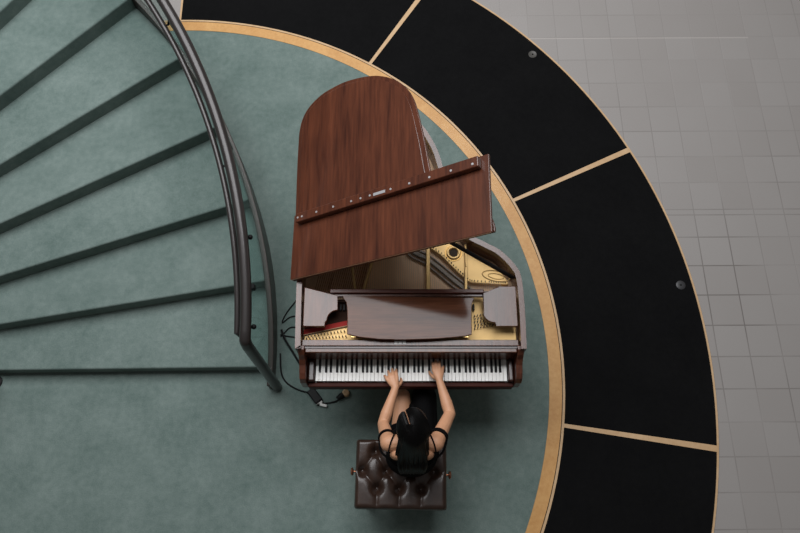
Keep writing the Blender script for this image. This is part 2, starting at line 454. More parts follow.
for n in (.97, 2.65, 4.33, 6.0, 7.7):
    MB().tube([rail(n, 3.817, n * H_ + .795), rail(n, 3.850, n * H_ + .79), rail(n, 3.89, n * H_ + .88)], .008, 8).build('bracket', M_RUB, rl, smooth=True)
for n in (1.4, 2.9, 4.4, 5.9, 7.4):
    for dz in (.72,):
        MB().box(rail(n, 3.890, n * H_ + dz), (.05, .035, .05), P0 + n * DP).build('clamp', M_RUB, rl, bevel=.005)
nw = empty('newel_post', (-3.0, .985, .006), 'black post standing before the lowest step at the far left edge', 'post')
MB().lathe([(.03, 0), (.03, .9), (.036, .91), (.036, .94), (.0, .95)], nw.location).build('post', M_RUB, nw, smooth=True)
MB().lathe([(.0, 0), (.05, 0), (.05, .012), (.032, .016)], nw.location).build('base_plate', M_RUB, nw, smooth=True)

# ------------------------------------------------------------------ grand piano
pn = empty('grand_piano', (.06, 1.6, .006), 'brown mahogany grand piano with raised lid, on teal carpet beside the stairs', 'piano')
rim_pts = [(.772, .998), (.776, 1.244), (.768, 1.45), (.735, 1.54), (.645, 1.642), (.547, 1.70), (.45, 1.76), (.385, 1.87), (.330, 2.07), (.288, 2.246),
           (.257, 2.366), (.207, 2.479), (.147, 2.576), (.07, 2.645), (-.04, 2.70), (-.22, 2.742), (-.43, 2.725), (-.575, 2.645), (-.635, 2.48), (-.650, 2.30), (-.651, 1.85), (-.651, 1.408), (-.642, 1.05), (-.638, .998)]
rimc = catmull([V((x, y, 0)) for x, y in rim_pts], 6)
def offs(pts, d):
    out = []
    for i, p in enumerate(pts):
        t = (pts[min(i + 1, len(pts) - 1)] - pts[max(i - 1, 0)]); t.normalize()
        out.append(p + V((-t.y, t.x, 0)) * d)
    return out
rin = offs(rimc, .034)
MB().band(rimc, rin, .665, 1.0).build('rim', M_MAHF, pn, bevel=.006, smooth=True)
bed = [tuple(p)[:2] for p in offs(rimc, .03)]
MB().prism(bed, .70, .835).build('soundboard', M_SOUND, pn)
# keyboard
MB().bx(-.628, .765, .838, 1.05, .615, .690).build('key_bed', M_MAHX, pn, bevel=.004)
MB().bx(-.585, .722, .815, .842, .640, .735).build('key_slip', M_SLIP, pn, bevel=.006)
KX0, KX1 = -.5395, .6835
kw = (KX1 - KX0) / 52
wk = MB().box((0, 0, 0), (kw - .0012, .150, .020)).mesh('white_key')
bkp = [(-.0055, -.0475), (.0055, -.0475), (.0055, .0475), (-.0055, .0475)]
mbk = MB().add([(-.0078, -.0475, 0), (.0078, -.0475, 0), (.0078, .0475, 0), (-.0078, .0475, 0), (-.0070, -.0435, .013), (.0070, -.0435, .013), (.0070, .0475, .013), (-.0070, .0475, .013)],
               [(0, 3, 2, 1), (4, 5, 6, 7), (0, 1, 5, 4), (1, 2, 6, 5), (2, 3, 7, 6), (3, 0, 4, 7)])
bk = mbk.mesh('black_key')
pl = V(pn.location)
for i in range(52):
    o = link('white_key', wk, M_IVORY, pn, bevel=.0012, seg=1) if i == 0 else first.copy()
    if i == 0: first = o
    else: COL.objects.link(o)
    o.location = V((KX0 + (i + .5) * kw, .851 + .075, .730)) - pl
fb = None
for i in range(51):
    nm = (i + 5) % 7                      # lowest key is A: 0=C 1=D 2=E 3=F 4=G 5=A 6=B
    if nm in (2, 6): continue
    sh = {0: -.003, 1: .003, 3: -.0035, 4: 0, 5: .0035}[nm]
    if fb is None: o = fb = link('black_key', bk, M_EBONY, pn)
    else: o = fb.copy(); COL.objects.link(o)
    o.location = V((KX0 + (i + 1) * kw + sh, 1.0 - .0475, .740)) - pl
for sx, x0, x1 in ((-1, -.628, -.588), (1, .724, .764)):
    prof = [(1.03, .66), (1.03, .962), (1.0, .962), (.975, .935), (.955, .895), (.925, .868), (.88, .855), (.845, .835), (.828, .79), (.824, .66)]
    m = MB(); n = len(prof)
    m.add([(x, y, z) for x in (x0, x1) for y, z in prof], [tuple(range(n)), tuple(range(2 * n - 1, n - 1, -1))] + [(i, n + i, n + (i + 1) % n, (i + 1) % n) for i in range(n)])
    m.build('arm', M_MAH, pn, bevel=.005)
MB().bx(-.586, -.543, .843, .985, .69, .775).build('key_block', M_MAHD, pn, bevel=.012, seg=4)
MB().bx(.687, .722, .843, .985, .69, .775).build('key_block', M_MAHD, pn, bevel=.012, seg=4)
fbd = MB().bx(-.585, .721, .986, 1.022, .757, .95).build('fallboard', M_MAHF, pn, bevel=.006, seg=3)
MB().bx(-.586, .722, 1.012, 1.022, .90, .957).build('fallboard_hinge', M_MAHD, fbd)
nb = MB().bx(-.606, .732, 1.027, 1.067, .757, .955).build('name_board', M_MAHF, pn, bevel=.004, seg=3)
lb = MB().bx(-.035, .037, 1.038, 1.056, .955, .9568).build('name_plate', M_WHITE, nb, bevel=.001)
for x in (-.012, .014): MB().bx(x - .002, x + .002, 1.040, 1.054, .9568, .9573).build('plate_mark', M_SOCK, lb)
# iron plate, pin block
g1 = [(-.604, 1.067), (.730, 1.067), (.732, 1.36), (.46, 1.36), (.44, 1.25), (.10, 1.24), (-.34, 1.165), (-.60, 1.105)]
plate = MB().prism(g1, .83, .90).build('front_plate', M_GOLD, pn, bevel=.004)
edge = [(-.34, 2.35), (-.12, 2.12), (.02, 1.93), (.10, 1.81), (.179, 1.725), (.264, 1.661), (.341, 1.577), (.411, 1.507), (.455, 1.470), (.565, 1.460), (.70, 1.452)]
edge_s = [tuple(p)[:2] for p in catmull([V((x, y, 0)) for x, y in edge], 5)]
gout = [tuple(p)[:2] for p in offs(rimc, .062)]
# part of the offset rim between the tail and the right front
sel = [p for p in gout if p[1] > 1.46 and p[0] > -.42]
tail = MB().prism(edge_s + sel, .835, .875).build('tail_plate', M_GOLD, pn, bevel=.004)
MB().lathe([(.028, .875), (.047, .875), (.047, .884), (.042, .892), (.034, .892), (.028, .884), (.028, .875)], (.352, 1.672, 0), 28).build('plate_boss', M_GOLD, tail, smooth=True)
MB().lathe([(0, .876), (.027, .876), (.027, .879), (0, .879)], (.352, 1.672, 0)).build('boss_hole', M_GROOVE, tail)
MB().lathe([(.047, .8755), (.058, .8755), (.058, .8785), (.047, .8785)], (.352, 1.672, 0), 28).build('boss_groove', M_GOLDD, tail)
# raised oval emboss on the tail plate
ov = [(.625 + .088 * math.cos(t) - .0 * math.sin(t), 1.512 + .036 * math.sin(t) - .35 * .088 * math.cos(t) * .5, .8765) for t in [2 * PI * i / 40 for i in range(41)]]
MB().tube(ov, .004, 8).build('plate_emboss', M_GOLD, tail, smooth=True)
ov = [(.625 + .05 * math.cos(t), 1.510 + .018 * math.sin(t) - .0087 * math.cos(t), .8765) for t in [2 * PI * i / 40 for i in range(41)]]
MB().tube(ov, .003, 8).build('plate_emboss', M_GOLD, tail, smooth=True)
for a, b, r in (((.184, 1.72, .905), (.180, 1.30, .905), .0125), ((.430, 1.56, .905), (.417, 1.30, .905), .009), ((-.345, 1.80, .905), (-.272, 1.30, .905), .008), ((-.13, 1.80, .905), (-.262, 1.30, .905), .008), ((.430, 1.72, .895), (.430, 1.56, .905), .006)):
    a, b = V(a), V(b); d = (b - a).normalized(); w = V((d.y, -d.x, 0)) * r
    MB().prism([tuple(q)[:2] for q in (a - w, a + w, b + w, b - w)], .872, .918).build('plate_strut', M_GOLD, pn, bevel=.003)
# bridges
br = [(-.30, 2.30), (-.16, 2.10), (-.04, 1.90), (.02, 1.78), (.089, 1.689), (.178, 1.64), (.262, 1.57), (.339, 1.5), (.396, 1.452), (.46, 1.40), (.60, 1.375)]
brs = catmull([V((x, y, 0)) for x, y in br], 6)
MB().band(offs(brs, -.012), offs(brs, .012), .835, .866).build('bridge', M_BRIDGE, pn, bevel=.003)
b2 = offs(brs, -.034)
MB().band(offs(b2, -.005), offs(b2, .005), .835, .860).build('bridge_rail', M_BRIDGE, pn, bevel=.002)
b2 = offs(brs, .030)
MB().band(offs(b2, -.005), offs(b2, .005), .835, .858).build('bridge_rail', M_BRIDGE, pn, bevel=.002)
MB().band([V((-.5, 2.35, 0)), V((-.1, 2.45, 0))], [V((-.5, 2.40, 0)), V((-.1, 2.50, 0))], .835, .875).build('bass_bridge', M_BRIDGE, pn, bevel=.003)
# hitch pins along the plate edge
hp = MB().lathe([(0, 0), (.0035, 0), (.0035, .012), (.002, .014), (0, .014)], n=8).mesh('hitch_pin')
fh = None
pe = catmull([V((x, y, 0)) for x, y in edge[3:]], 5)
pin_at = offs(pe, .014)
acc = 0; last = None
for j in range(len(pin_at) - 1):
    for q in (0, .5):
        p = pin_at[j].lerp(pin_at[j + 1], q)
        if last is not None and (p - last).length < .0125: continue
        last = p
        if fh is None: o = fh = link('hitch_pin', hp, M_PIN, pn)
        else: o = fh.copy(); COL.objects.link(o)
        o.location = V((p.x, p.y, .874)) - pl
# tuning pins
tp = MB().lathe([(0, 0), (.0045, 0), (.004, .030), (.003, .032), (0, .032)], n=8).mesh('tuning_pin')
ft = None
def pin(x, y):
    global ft
    if ft is None: ft = o = link('tuning_pin', tp, M_PIN, pn)
    else: o = ft.copy(); COL.objects.link(o)
    o.location = V((x, y, .899)) - pl
for i in range(13):
    x = -.585 + i * .0205
    pin(x, 1.085 + .0012 * i); pin(x + .010, 1.100 + .0030 * i)
for i in range(7):
    for j in range(5):
        pin(.470 + .019 * i + .004 * (j % 2), 1.150 + .020 * j + .004 * i)
MB().prism([(-.604, 1.108), (-.34, 1.166), (-.20, 1.185), (-.20, 1.225), (-.34, 1.200), (-.604, 1.142)], .90, .914).build('felt_strip', M_FELT, pn, bevel=.003)
MB().prism([(-.604, 1.104), (-.34, 1.162), (-.20, 1.181), (-.20, 1.186), (-.34, 1.167), (-.604, 1.109)], .90, .917).build('felt_edge', M_FELTW, pn)
# damper line across the strings
MB().prism([(-.604, 1.145), (-.20, 1.23), (.44, 1.245), (.44, 1.315), (-.604, 1.315)], .86, .905).build('damper_board', M_DAMP, pn)
dm = MB().bx(-.006, .006, -.02, .02, 0, .022).mesh('damper'); fd = None
for i in range(52):
    o = link('damper', dm, M_RUB, pn, bevel=.002, seg=1) if fd is None else fd.copy()
    if fd is None: fd = o
    else: COL.objects.link(o)
    o.location = V((-.58 + i * .0205, 1.285, .905)) - pl
MB().bx(-.604, .44, 1.318, 1.335, .86, .925).build('damper_rail', M_DAMP, pn)
# strings
sp_b = [(p.x, p.y) for p in brs]
def by_x(tab, x):
    for (x0, y0), (x1, y1) in zip(tab[:-1], tab[1:]):
        if x0 <= x <= x1: return y0 + (y1 - y0) * (x - x0) / max(1e-6, x1 - x0)
    return tab[-1][1]
et = edge_s
for i in range(74):
    x = -.235 + i * (.90 / 74)
    x1 = x - .02 + .02 * (i / 74)
    yb = by_x(et, x1) if x1 > -.33 else 2.3
    if yb < 1.42: yb = 1.42
    if x > .66: continue
    MB().tube([(x, 1.25, .888), (x1, yb + .01, .880)], .0010, 5).build('string', M_STEEL, pn)
for i in range(24):
    x = -.59 + i * .0135
    MB().tube([(x, 1.20, .902), (x + .26, 2.42, .895)], .0022, 5).build('bass_string', M_COPPER, pn)
# music shelf, panels and desk
cl = [(-.601, 1.396), (-.388, 1.340), (-.386, 1.244)] + [(-.386 - .065 * math.sin(t), 1.244 - .062 * (1 - math.cos(t))) for t in [PI / 2 * i / 8 for i in range(1, 9)]] + [(-.462, 1.165), (-.463, 1.140), (-.599, 1.140)]
MB().prism(cl, .972, .997).build('music_shelf', M_MAHF, pn, bevel=.004)
cr = [(.520, 1.357), (.629, 1.402), (.728, 1.402), (.728, 1.140), (.593, 1.140), (.588, 1.165)] + [(.585 - .066 * math.sin(t), 1.165 + .055 * (1 - math.cos(t))) for t in [PI / 2 * i / 8 for i in range(1, 9)]]
MB().prism(cr, .972, .997).build('music_shelf', M_MAHF, pn, bevel=.004)
rl_ = MB().bx(-.44, .527, 1.357, 1.384, .950, .997).build('shelf_rail', M_MAHR, pn, bevel=.004)
MB().bx(-.44, .527, 1.340, 1.357, .950, .975).build('rail_ledge', M_MAHF, rl_, bevel=.003)
def desk_map(a):           # desk folded almost flat, leaning back a little from its foot
    y0 = 1.070; a = V((a.x, y0 + (a.y - y0) * 1.05 if a.y > y0 else a.y, a.z))
    t = math.radians(-.3)
    dy, dz = a.y - y0, a.z
    return V((a.x, y0 + dy * math.cos(t) - dz * math.sin(t), .985 + dy * math.sin(t) + dz * math.cos(t)))
dk = [(-.362, 1.325), (.466, 1.313), (.460, 1.300), (.449, 1.278), (.445, 1.24), (.442, 1.16), (.441, 1.088), (.40, 1.078), (.33, 1.070), (.20, 1.060), (.03, 1.055), (-.12, 1.058), (-.25, 1.072), (-.325, 1.090), (-.326, 1.18), (-.329, 1.25), (-.336, 1.285), (-.350, 1.305)]
ds = MB().prism(dk, .0, .014, desk_map).build('music_desk', M_DESK, pn, bevel=.003)
MB().bx(-.30, -.22, 1.075, 1.10, .955, .985).build('desk_hinge', M_BRASS, ds); MB().bx(.36, .42, 1.075, 1.10, .955, .985).build('desk_hinge', M_BRASS, ds)
# lid
TH = math.radians(34); HX, HZ = -.672, .992
def lid_map(a): return V((HX + a.x * math.cos(TH) - a.z * math.sin(TH), a.y, HZ + a.x * math.sin(TH) + a.z * math.cos(TH)))
cv = [(1.412, 1.437), (1.412, 1.475), (1.385, 1.545), (1.30, 1.642), (1.20, 1.70), (1.105, 1.765), (1.045, 1.85), (1.022, 1.92), (.994, 2.085), (.972, 2.199), (.938, 2.352), (.914, 2.435), (.873, 2.52), (.814, 2.597), (.754, 2.65), (.675, 2.701), (.594, 2.736), (.495, 2.762), (.362, 2.779), (.246, 2.771), (.158, 2.752), (.063, 2.70), (.006, 2.63), (-.020, 2.535), (-.024, 2.42), (-.022, 2.2), (-.012, 1.85), (-.004, 1.437)]
lo = [tuple(p)[:2] for p in catmull([V((x, y, 0)) for x, y in cv], 6)]
lid = MB().prism(lo, -.012, .004, lid_map).build('lid', M_MAH, pn, bevel=.004, seg=2)
lc = catmull([V((x, y, 0)) for x, y in cv], 6)
MB().prism([tuple(p)[:2] for p in offs(lc, .030)], .002, .012, lid_map).build('lid_panel', M_MAH, lid, bevel=.008, seg=2)
fl = MB().prism([(.000, 1.437), (1.409, 1.428), (1.413, 1.889), (.004, 1.876)], .0135, .032, lid_map).build('lid_flap', M_MAH, pn, bevel=.003)
MB().prism([(.055, 1.800), (1.368, 1.808), (1.368, 1.872), (.055, 1.862)], .032, .074, lid_map).build('flap_lip', M_MAH, fl, bevel=.005)
MB().prism([(.004, 1.4345), (1.405, 1.4255), (1.405, 1.4275), (.004, 1.4365)], .016, .029, lid_map).build('flap_edge', M_EDGE, fl)
for i, s_ in enumerate((.075, .11, .23, .365, .505, .576, .645, .795, .925, 1.06, 1.20, 1.335)):
    MB().prism([(s_ + .007 * math.cos(t), 1.829 + .007 * math.sin(t)) for t in [2 * PI * j / 10 for j in range(10)]], .074, .0765, lid_map).build('lip_screw', M_SILVER, fl)
MB().prism([(.67, 1.818), (.755, 1.819), (.755, 1.837), (.67, 1.836)], .074, .076, lid_map).build('lock_plate', M_SILVER, fl)
for y in (1.62, 2.2):
    MB().prism([(-.008, y), (.05, y), (.05, y + .09), (-.008, y + .09)], -.016, -.012, lid_map).tube([(-.651, y, 1.004), (-.651, y + .09, 1.004)], .006, 8).build('lid_hinge', M_BRASS, lid)
MB().tube([(.722, 1.472, .955), (.238, 1.484, 1.588)], .0125, 8).build('prop_stick', M_RUB, pn, smooth=True)
# legs, lyre
for x, y in ((-.50, 1.14), (.63, 1.14), (-.22, 2.42)):
    m = MB()
    prof = [(.055, .665), (.058, .60), (.050, .56), (.052, .50), (.030, .12), (.036, .11), (.036, .085), (.02, .08)]
    m.lathe(prof, (x, y, 0), 8)
    lg = m.build('leg', M_MAHD, pn, bevel=.003)
    MB().lathe([(.0, -.012), (.03, -.012), (.036, 0), (.03, .012), (0, .012)], (x, y, .042), 20, axis='X').lathe([(.012, .05), (.016, .07), (.012, .086)], (x, y, 0), 12).build('caster', M_BRASS, lg, smooth=True)
ly = MB().bx(-.03, .03, 1.16, 1.19, .15, .66).bx(.10, .16, 1.16, 1.19, .15, .66).bx(-.07, .20, 1.13, 1.22, .08, .15).build('pedal_lyre', M_MAHD, pn, bevel=.006)
for x in (-.01, .065, .14):
    MB().tube([(x, 1.14, .10), (x, 1.06, .085), (x, .99, .07)], [.008, .010, .016], 10, flat=1.0).build('pedal', M_BRASS, ly, smooth=True)

# ------------------------------------------------------------------ cables on the carpet
def cable(name, pts, r, label):
    z = .006 + r
    p = catmull([V((x, y, zz if zz else z)) for x, y, zz in pts], 8)
    return tag(MB().tube(p, r, 8).build(name, M_RUB, smooth=True), label, 'cable')
cable('cable', [(-.80, 1.62, 0), (-.87, 1.52, 0), (-.90, 1.44, 0), (-.84, 1.485, 0), (-.76, 1.49, 0), (-.68, 1.46, 0), (-.60, 1.50, 0)], .005, 'black cable curling out beside the railing, uppermost of the cables left of the piano')
cable('cable', [(-.905, 1.33, 0), (-.875, 1.365, 0), (-.84, 1.40, 0), (-.785, 1.405, 0), (-.72, 1.40, 0), (-.62, 1.38, 0)], .005, 'black cable arching from the railing to the piano, second from the top at its left')
cable('cable', [(-.91, 1.345, 0), (-.85, 1.333, 0), (-.78, 1.325, 0), (-.70, 1.32, 0), (-.58, 1.30, 0)], .005, 'straight black cable from railing to piano, lowest of the short ones at its left')
cable('cable', [(-.90, 1.38, .03), (-.865, 1.30, .03), (-.80, 1.20, .02), (-.735, 1.10, 0), (-.68, 1.04, 0), (-.62, .99, 0)], .008, 'thick black cable running diagonally under the left end of the keyboard')
cable('cable', [(-.90, 1.20, 0), (-.885, 1.06, 0), (-.845, .985, 0), (-.77, .935, 0), (-.70, .912, 0), (-.665, .905, .03)], .006, 'black cable from the railing foot to the small plug block')
pb = empty('plug_block', (-.625, .868, .006), 'small black plug block with two white plugs on the carpet below the keyboard left end', 'plug block')
Rz = Matrix.Rotation(math.radians(-52), 3, 'Z')
MB().box((-.625, .880, .028), (.115, .062, .044), mat=Rz).build('body', M_RUB, pb, bevel=.008)
MB().box((-.592, .833, .024), (.050, .024, .022), rz=.25).build('plug', M_WHITE, pb, bevel=.006)
MB().box((-.560, .812, .022), (.056, .020, .020), rz=-.25).build('plug', M_WHITE, pb, bevel=.006)
cable('cable', [(-.615, .84, 0), (-.60, .815, 0), (-.56, .826, 0), (-.51, .832, 0), (-.465, .845, 0), (-.448, .862, .02)], .006, 'thin black cable from the plug block to the small round tan connector')
cc = empty('connector', (-.42, .885, .006), 'black connector with a round tan end on the carpet under the keyboard', 'connector')
MB().tube([(-.462, .858, .026), (-.436, .874, .028), (-.415, .888, .028)], [.014, .023, .023], 12).build('body', M_RUB, cc, smooth=True)
MB().lathe([(0, 0), (.027, 0), (.027, .034), (.022, .040), (.010, .041), (.009, .037), (0, .037)], (-.398, .900, .008), 20).build('cap', M_TAN, cc, smooth=True)

# ------------------------------------------------------------------ bench
bn = empty('piano_bench', (.006, .298, .006), 'dark brown tufted leather piano bench with copper side knobs', 'bench')
BR = Matrix.Rotation(-.017, 3, 'Z'); BC = V((.006, .298, 0))
def bp(x, y, z): return BR @ V((x, y, 0)) + BC + V((0, 0, z))
bw, bd = .588, .432
btn = []
rows_ = [(.137, (-.283 + .115, -.283 + .263, -.283 + .411)), (.012, (-.245, -.088, .067, .215)), (-.098, (-.168, -.018, .128))]
rows_ = [(.140, (-.165, -.010, .140)), (.018, (-.250, -.092, .064, .214)), (-.090, (-.152, -.010, .130))]
for y, xs in rows_:
    for x in xs: btn.append((x, y))
creases = []
for i, a in enumerate(btn):
    for b in btn[i + 1:]:
        d = math.hypot(a[0] - b[0], a[1] - b[1])
        if abs(a[1] - b[1]) > .05 and d < .165: creases.append((a, b))
for b in btn:
    if b[1] > .1: creases.append((b, (b[0], .21)))
    if b[1] < -.05: creases.append((b, (b[0], -.21)))
    if b[0] < -.2: creases.append((b, (-.285, b[1])))
    if b[0] > .2: creases.append((b, (.285, b[1])))
def seg_d(p, a, b):
    ax, ay = b[0] - a[0], b[1] - a[1]; L = ax * ax + ay * ay
    t = max(0, min(1, ((p[0] - a[0]) * ax + (p[1] - a[1]) * ay) / L))
    return math.hypot(p[0] - a[0] - t * ax, p[1] - a[1] - t * ay)
def ctop(x, y):
    ex = max(0, abs(x) - (bw / 2 - .028)) / .028; ey = max(0, abs(y) - (bd / 2 - .028)) / .028
    e = min(1, math.hypot(ex, ey))
    z = .498 - .030 * (1 - math.sqrt(max(0, 1 - e * e)))
    fade = max(0, 1 - e)
    dmin = min(seg_d((x, y), a, b) for a, b in creases)
    z += .006 * fade; z -= .016 * math.exp(-dmin / .022) * fade
    db = min(math.hypot(x - a, y - b) for a, b in btn)
    z -= .040 * math.exp(-(db / .030) ** 2) * fade
    return z
nx, ny = 110, 82
m = MB(); vs = []; fs = []
for j in range(ny + 1):
    for i in range(nx + 1):
        x, y = bw * (i / nx - .5), bd * (j / ny - .5)
        # rounded corners
        r = .02; qx, qy = max(0, abs(x) - (bw / 2 - r)), max(0, abs(y) - (bd / 2 - r))
        L = math.hypot(qx, qy)
        if L > r:
            x = math.copysign(bw / 2 - r + qx * r / L, x); y = math.copysign(bd / 2 - r + qy * r / L, y)
        vs.append(bp(x, y, ctop(x, y)))
for j in range(ny):
    for i in range(nx): fs.append((j * (nx + 1) + i, j * (nx + 1) + i + 1, (j + 1) * (nx + 1) + i + 1, (j + 1) * (nx + 1) + i))
ring = [i for i in range(nx + 1)] + [j * (nx + 1) + nx for j in range(1, ny + 1)] + [ny * (nx + 1) + i for i in range(nx - 1, -1, -1)] + [j * (nx + 1) for j in range(ny - 1, 0, -1)]
o0 = len(vs)
for q in ring: vs.append(V((vs[q].x, vs[q].y, .405)))
for k in range(len(ring)):
    k2 = (k + 1) % len(ring)
    fs.append((ring[k2], ring[k], o0 + k, o0 + k2))
fs.append(tuple(o0 + k for k in range(len(ring))))
m.add(vs, fs)
cu = m.build('cushion', M_LEATHER, bn); shade(cu.data, 60)
for x, y in btn:
    p = bp(x, y, ctop(x, y) - .002)
    MB().ball(p, (.012, .012, .006), 12, 8).build('button', M_LEATHER, cu, smooth=True)
MB().box(bp(0, 0, .375), (.54, .385, .06), mat=BR).build('frame', M_BENCHW, bn, bevel=.005)
for sx in (-1, 1):
    for sy in (-1, 1):
        MB().tube([bp(sx * .235, sy * .165, .36), bp(sx * .235, sy * .165, .006)], [.026, .018], 8).build('leg', M_BENCHW, bn)
kc = plain('copper_knob', (.40, .17, .10), .3, .9)
for sx, yy in ((-1, .016), (1, .004)):
    kb = MB().tube([bp(sx * .262, yy, .42), bp(sx * .312, yy, .42)], .007, 10).build('knob_shaft', kc, bn, smooth=True)
    q = bp(sx * .308, yy, .42)
    MB().lathe([(.008, 0), (.022, .004), (.026, .010), (.022, .018), (.010, .021), (0, .021)] if sx > 0 else [(.008, 0), (.022, -.004), (.026, -.010), (.022, -.018), (.010, -.021), (0, -.021)], q, 18, axis='X').build('knob', kc, kb, smooth=True)

# ------------------------------------------------------------------ person
pr = empty('person', (.07, .40, .50), 'person with long black hair in a black off-shoulder dress playing the piano', 'person')
HC = V((.076, .505, 1.165)); PT = math.radians(33)
F_ = V((0, math.cos(PT), -math.sin(PT))); U_ = V((0, math.sin(PT), math.cos(PT))); X_ = V((1, 0, 0))
HR = Matrix((X_, F_, U_)).transposed()
def hp_(r, f, u): return HC + HR @ V((r, f, u))
body = MB()
TORSO = [(.515, .072, .400, .12, .095), (.56, .072, .398, .152, .112), (.62, .072, .394, .150, .110), (.68, .072, .388, .130, .098), (.74, .072, .385, .112, .084), (.80, .071, .388, .110, .082), (.88, .070, .400, .124, .088), (.95, .070, .415, .132, .085), (1.0, .070, .428, .128, .072), (1.04, .070, .442, .10, .056), (1.07, .070, .455, .055, .045)]
body.loft(TORSO)
body.rc([V((.07, .452, 1.03)), hp_(0, -.03, -.075)], [.050, .046])
# head
body.ball(HC, (.074, .096, .112), 24, 16, HR)
body.ball(hp_(0, .030, -.055), (.060, .062, .068), 20, 12, HR)       # jaw
body.ball(hp_(0, .074, -.100), .020)                                  # chin
body.rc([hp_(0, .090, .008), hp_(0, .105, -.030)], [.007, .0105], 10)   # nose
for sx in (-1, 1):
    body.ball(hp_(sx * .076, -.005, -.015), (.009, .020, .030), 10, 8, HR)
    body.ball(hp_(sx * .038, .066, -.030), .022)
# arms
SH = {-1: V((-.066, .438, 1.010)), 1: V((.206, .438, 1.010))}
EL = {-1: V((-.104, .575, .800)), 1: V((.306, .632, .832))}
WR = {-1: V((-.028, .796, .818)), 1: V((.246, .842, .820))}
for s_ in (-1, 1):
    body.rc([V((.07 + s_ * .05, .442, 1.025)), SH[s_]], [.045, .050])
    body.ball(V((.07 + s_ * .075, .375, .985)), (.055, .035, .06))       # shoulder blade
    a, b, c = SH[s_], EL[s_], WR[s_]
    body.rc([a, a.lerp(b, .45), b, b.lerp(c, .28), b.lerp(c, .7), c], [.049, .042, .035, .037, .028, .0225])
def hand(w, knuckles, tips, thumb, zk):
    # palm
    for kx in knuckles:
        body.rc([w, V(kx)], [.022, .0140], 10)
    for k1, k2 in zip(knuckles[:-1], knuckles[1:]): body.rc([V(k1), V(k2)], [.0125, .0125], 10)
    body.ball(w.lerp(V(knuckles[1]), .55), (.030, .032, .016))
    for kx, tip in zip(knuckles, tips):
        k_, t_ = V(kx), V(tip)
        d = t_ - k_
        p1 = k_ + d * .46 + V((0, 0, .016)); p2 = k_ + d * .82 + V((0, 0, .010))
        body.rc([k_, p1, p2, t_], [.0118, .0103, .0092, .0080], 10)
    body.rc([V(p) for p in thumb], [.017, .0125, .0105, .0085], 10)
# left hand: little finger at the left, thumb at the right
hand(WR[-1], [(-.080, .850, .806), (-.062, .863, .813), (-.042, .867, .815), (-.021, .859, .811)],
     [(-.099, .882, .752), (-.076, .912, .757), (-.050, .925, .765), (-.024, .920, .765)],
     [(-.022, .804, .812), (-.001, .822, .794), (.009, .842, .772), (.006, .864, .752)], 0)
# right hand: thumb at the left
hand(WR[1], [(.212, .908, .808), (.231, .914, .813), (.249, .911, .812), (.265, .902, .806)],
     [(.207, .965, .765), (.227, .976, .765), (.251, .970, .766), (.277, .942, .760)],
     [(.240, .852, .812), (.209, .868, .794), (.194, .888, .772), (.186, .908, .752)], 0)
# legs
HIP = {-1: V((.005, .42, .585)), 1: V((.140, .42, .585))}
KN = {-1: V((.018, .790, .535)), 1: V((.150, .790, .535))}
AN = {-1: V((.015, .800, .095)), 1: V((.150, .860, .100))}
for s_ in (-1, 1):
    a, b, c = HIP[s_], KN[s_], AN[s_]
    body.rc([a, a.lerp(b, .5), b, b.lerp(c, .25), b.lerp(c, .7), c], [.080, .066, .050, .052, .036, .030], 16)
    body.rc([c, c + V((0, .07, -.035)), c + V((0, .135, -.052))], [.032, .032, .024])
    body.ball(c + V((0, -.02, -.05)), .028)
bo = fused(body, 'body', M_SKIN, pr, voxel=.0036, it=5)
# face pieces
for s_ in (-1, 1):
    MB().ball(hp_(s_ * .031, .082, .008), (.012, .010, .007), 12, 8, HR).build('eye', M_EYEW, pr, smooth=True)
    MB().ball(hp_(s_ * .031, .0868, .0055), (.0062, .0065, .0056), 12, 8, HR).build('iris', M_HAIR, pr, smooth=True)
    MB().tube([hp_(s_ * .031 - .014, .0865, .011), hp_(s_ * .031, .0935, .0130), hp_(s_ * .031 + .014, .0865, .011)], [.0022, .0042, .0022], 8).build('eyelash', M_HAIR, pr, smooth=True)
MB().ball(hp_(0, .095, -.066), (.022, .009, .008), 12, 8, HR).build('mouth', M_LIP, pr, smooth=True)
# shoes
for s_ in (-1, 1):
    c = AN[s_]
    m = MB().rc([c + V((0, -.025, -.050)), c + V((0, .05, -.052)), c + V((0, .14, -.056))], [.036, .037, .030])
    m.v = [V((q.x, q.y, max(q.z, .007 if s_ < 0 else .014))) for q in m.v]
    fused(m, 'shoe', M_RUB, pr, voxel=.005, it=3)
# dress
dr = MB()
dr.loft([(z, cx, cy, rx + .012, ry + .012) for z, cx, cy, rx, ry in TORSO if z < .94] + [(.955, .070, .414, .141, .096)])
a, b, c = HIP[1], KN[1], AN[1]
dr.rc([a, a.lerp(b, .5), b + V((.004, 0, .002))], [.094, .084, .070], 18)
dr.rc([b + V((.005, .0, 0)), b.lerp(c, .45) + V((.012, .01, 0)), b.lerp(c, .8) + V((.02, .0, 0))], [.070, .080, .090], 18)
dr.rc([a + V((.03, 0, 0)), V((.185, .62, .545)), V((.195, .79, .520))], [.08, .060, .048], 16)
dr.rc([HIP[-1], HIP[-1].lerp(KN[-1], .34)], [.094, .084], 18)
dr.rc([V((.08, .45, .60)), V((.09, .70, .545))], [.08, .05], 16)
fused(dr, 'dress', M_DRESS, pr, voxel=.005, it=6)
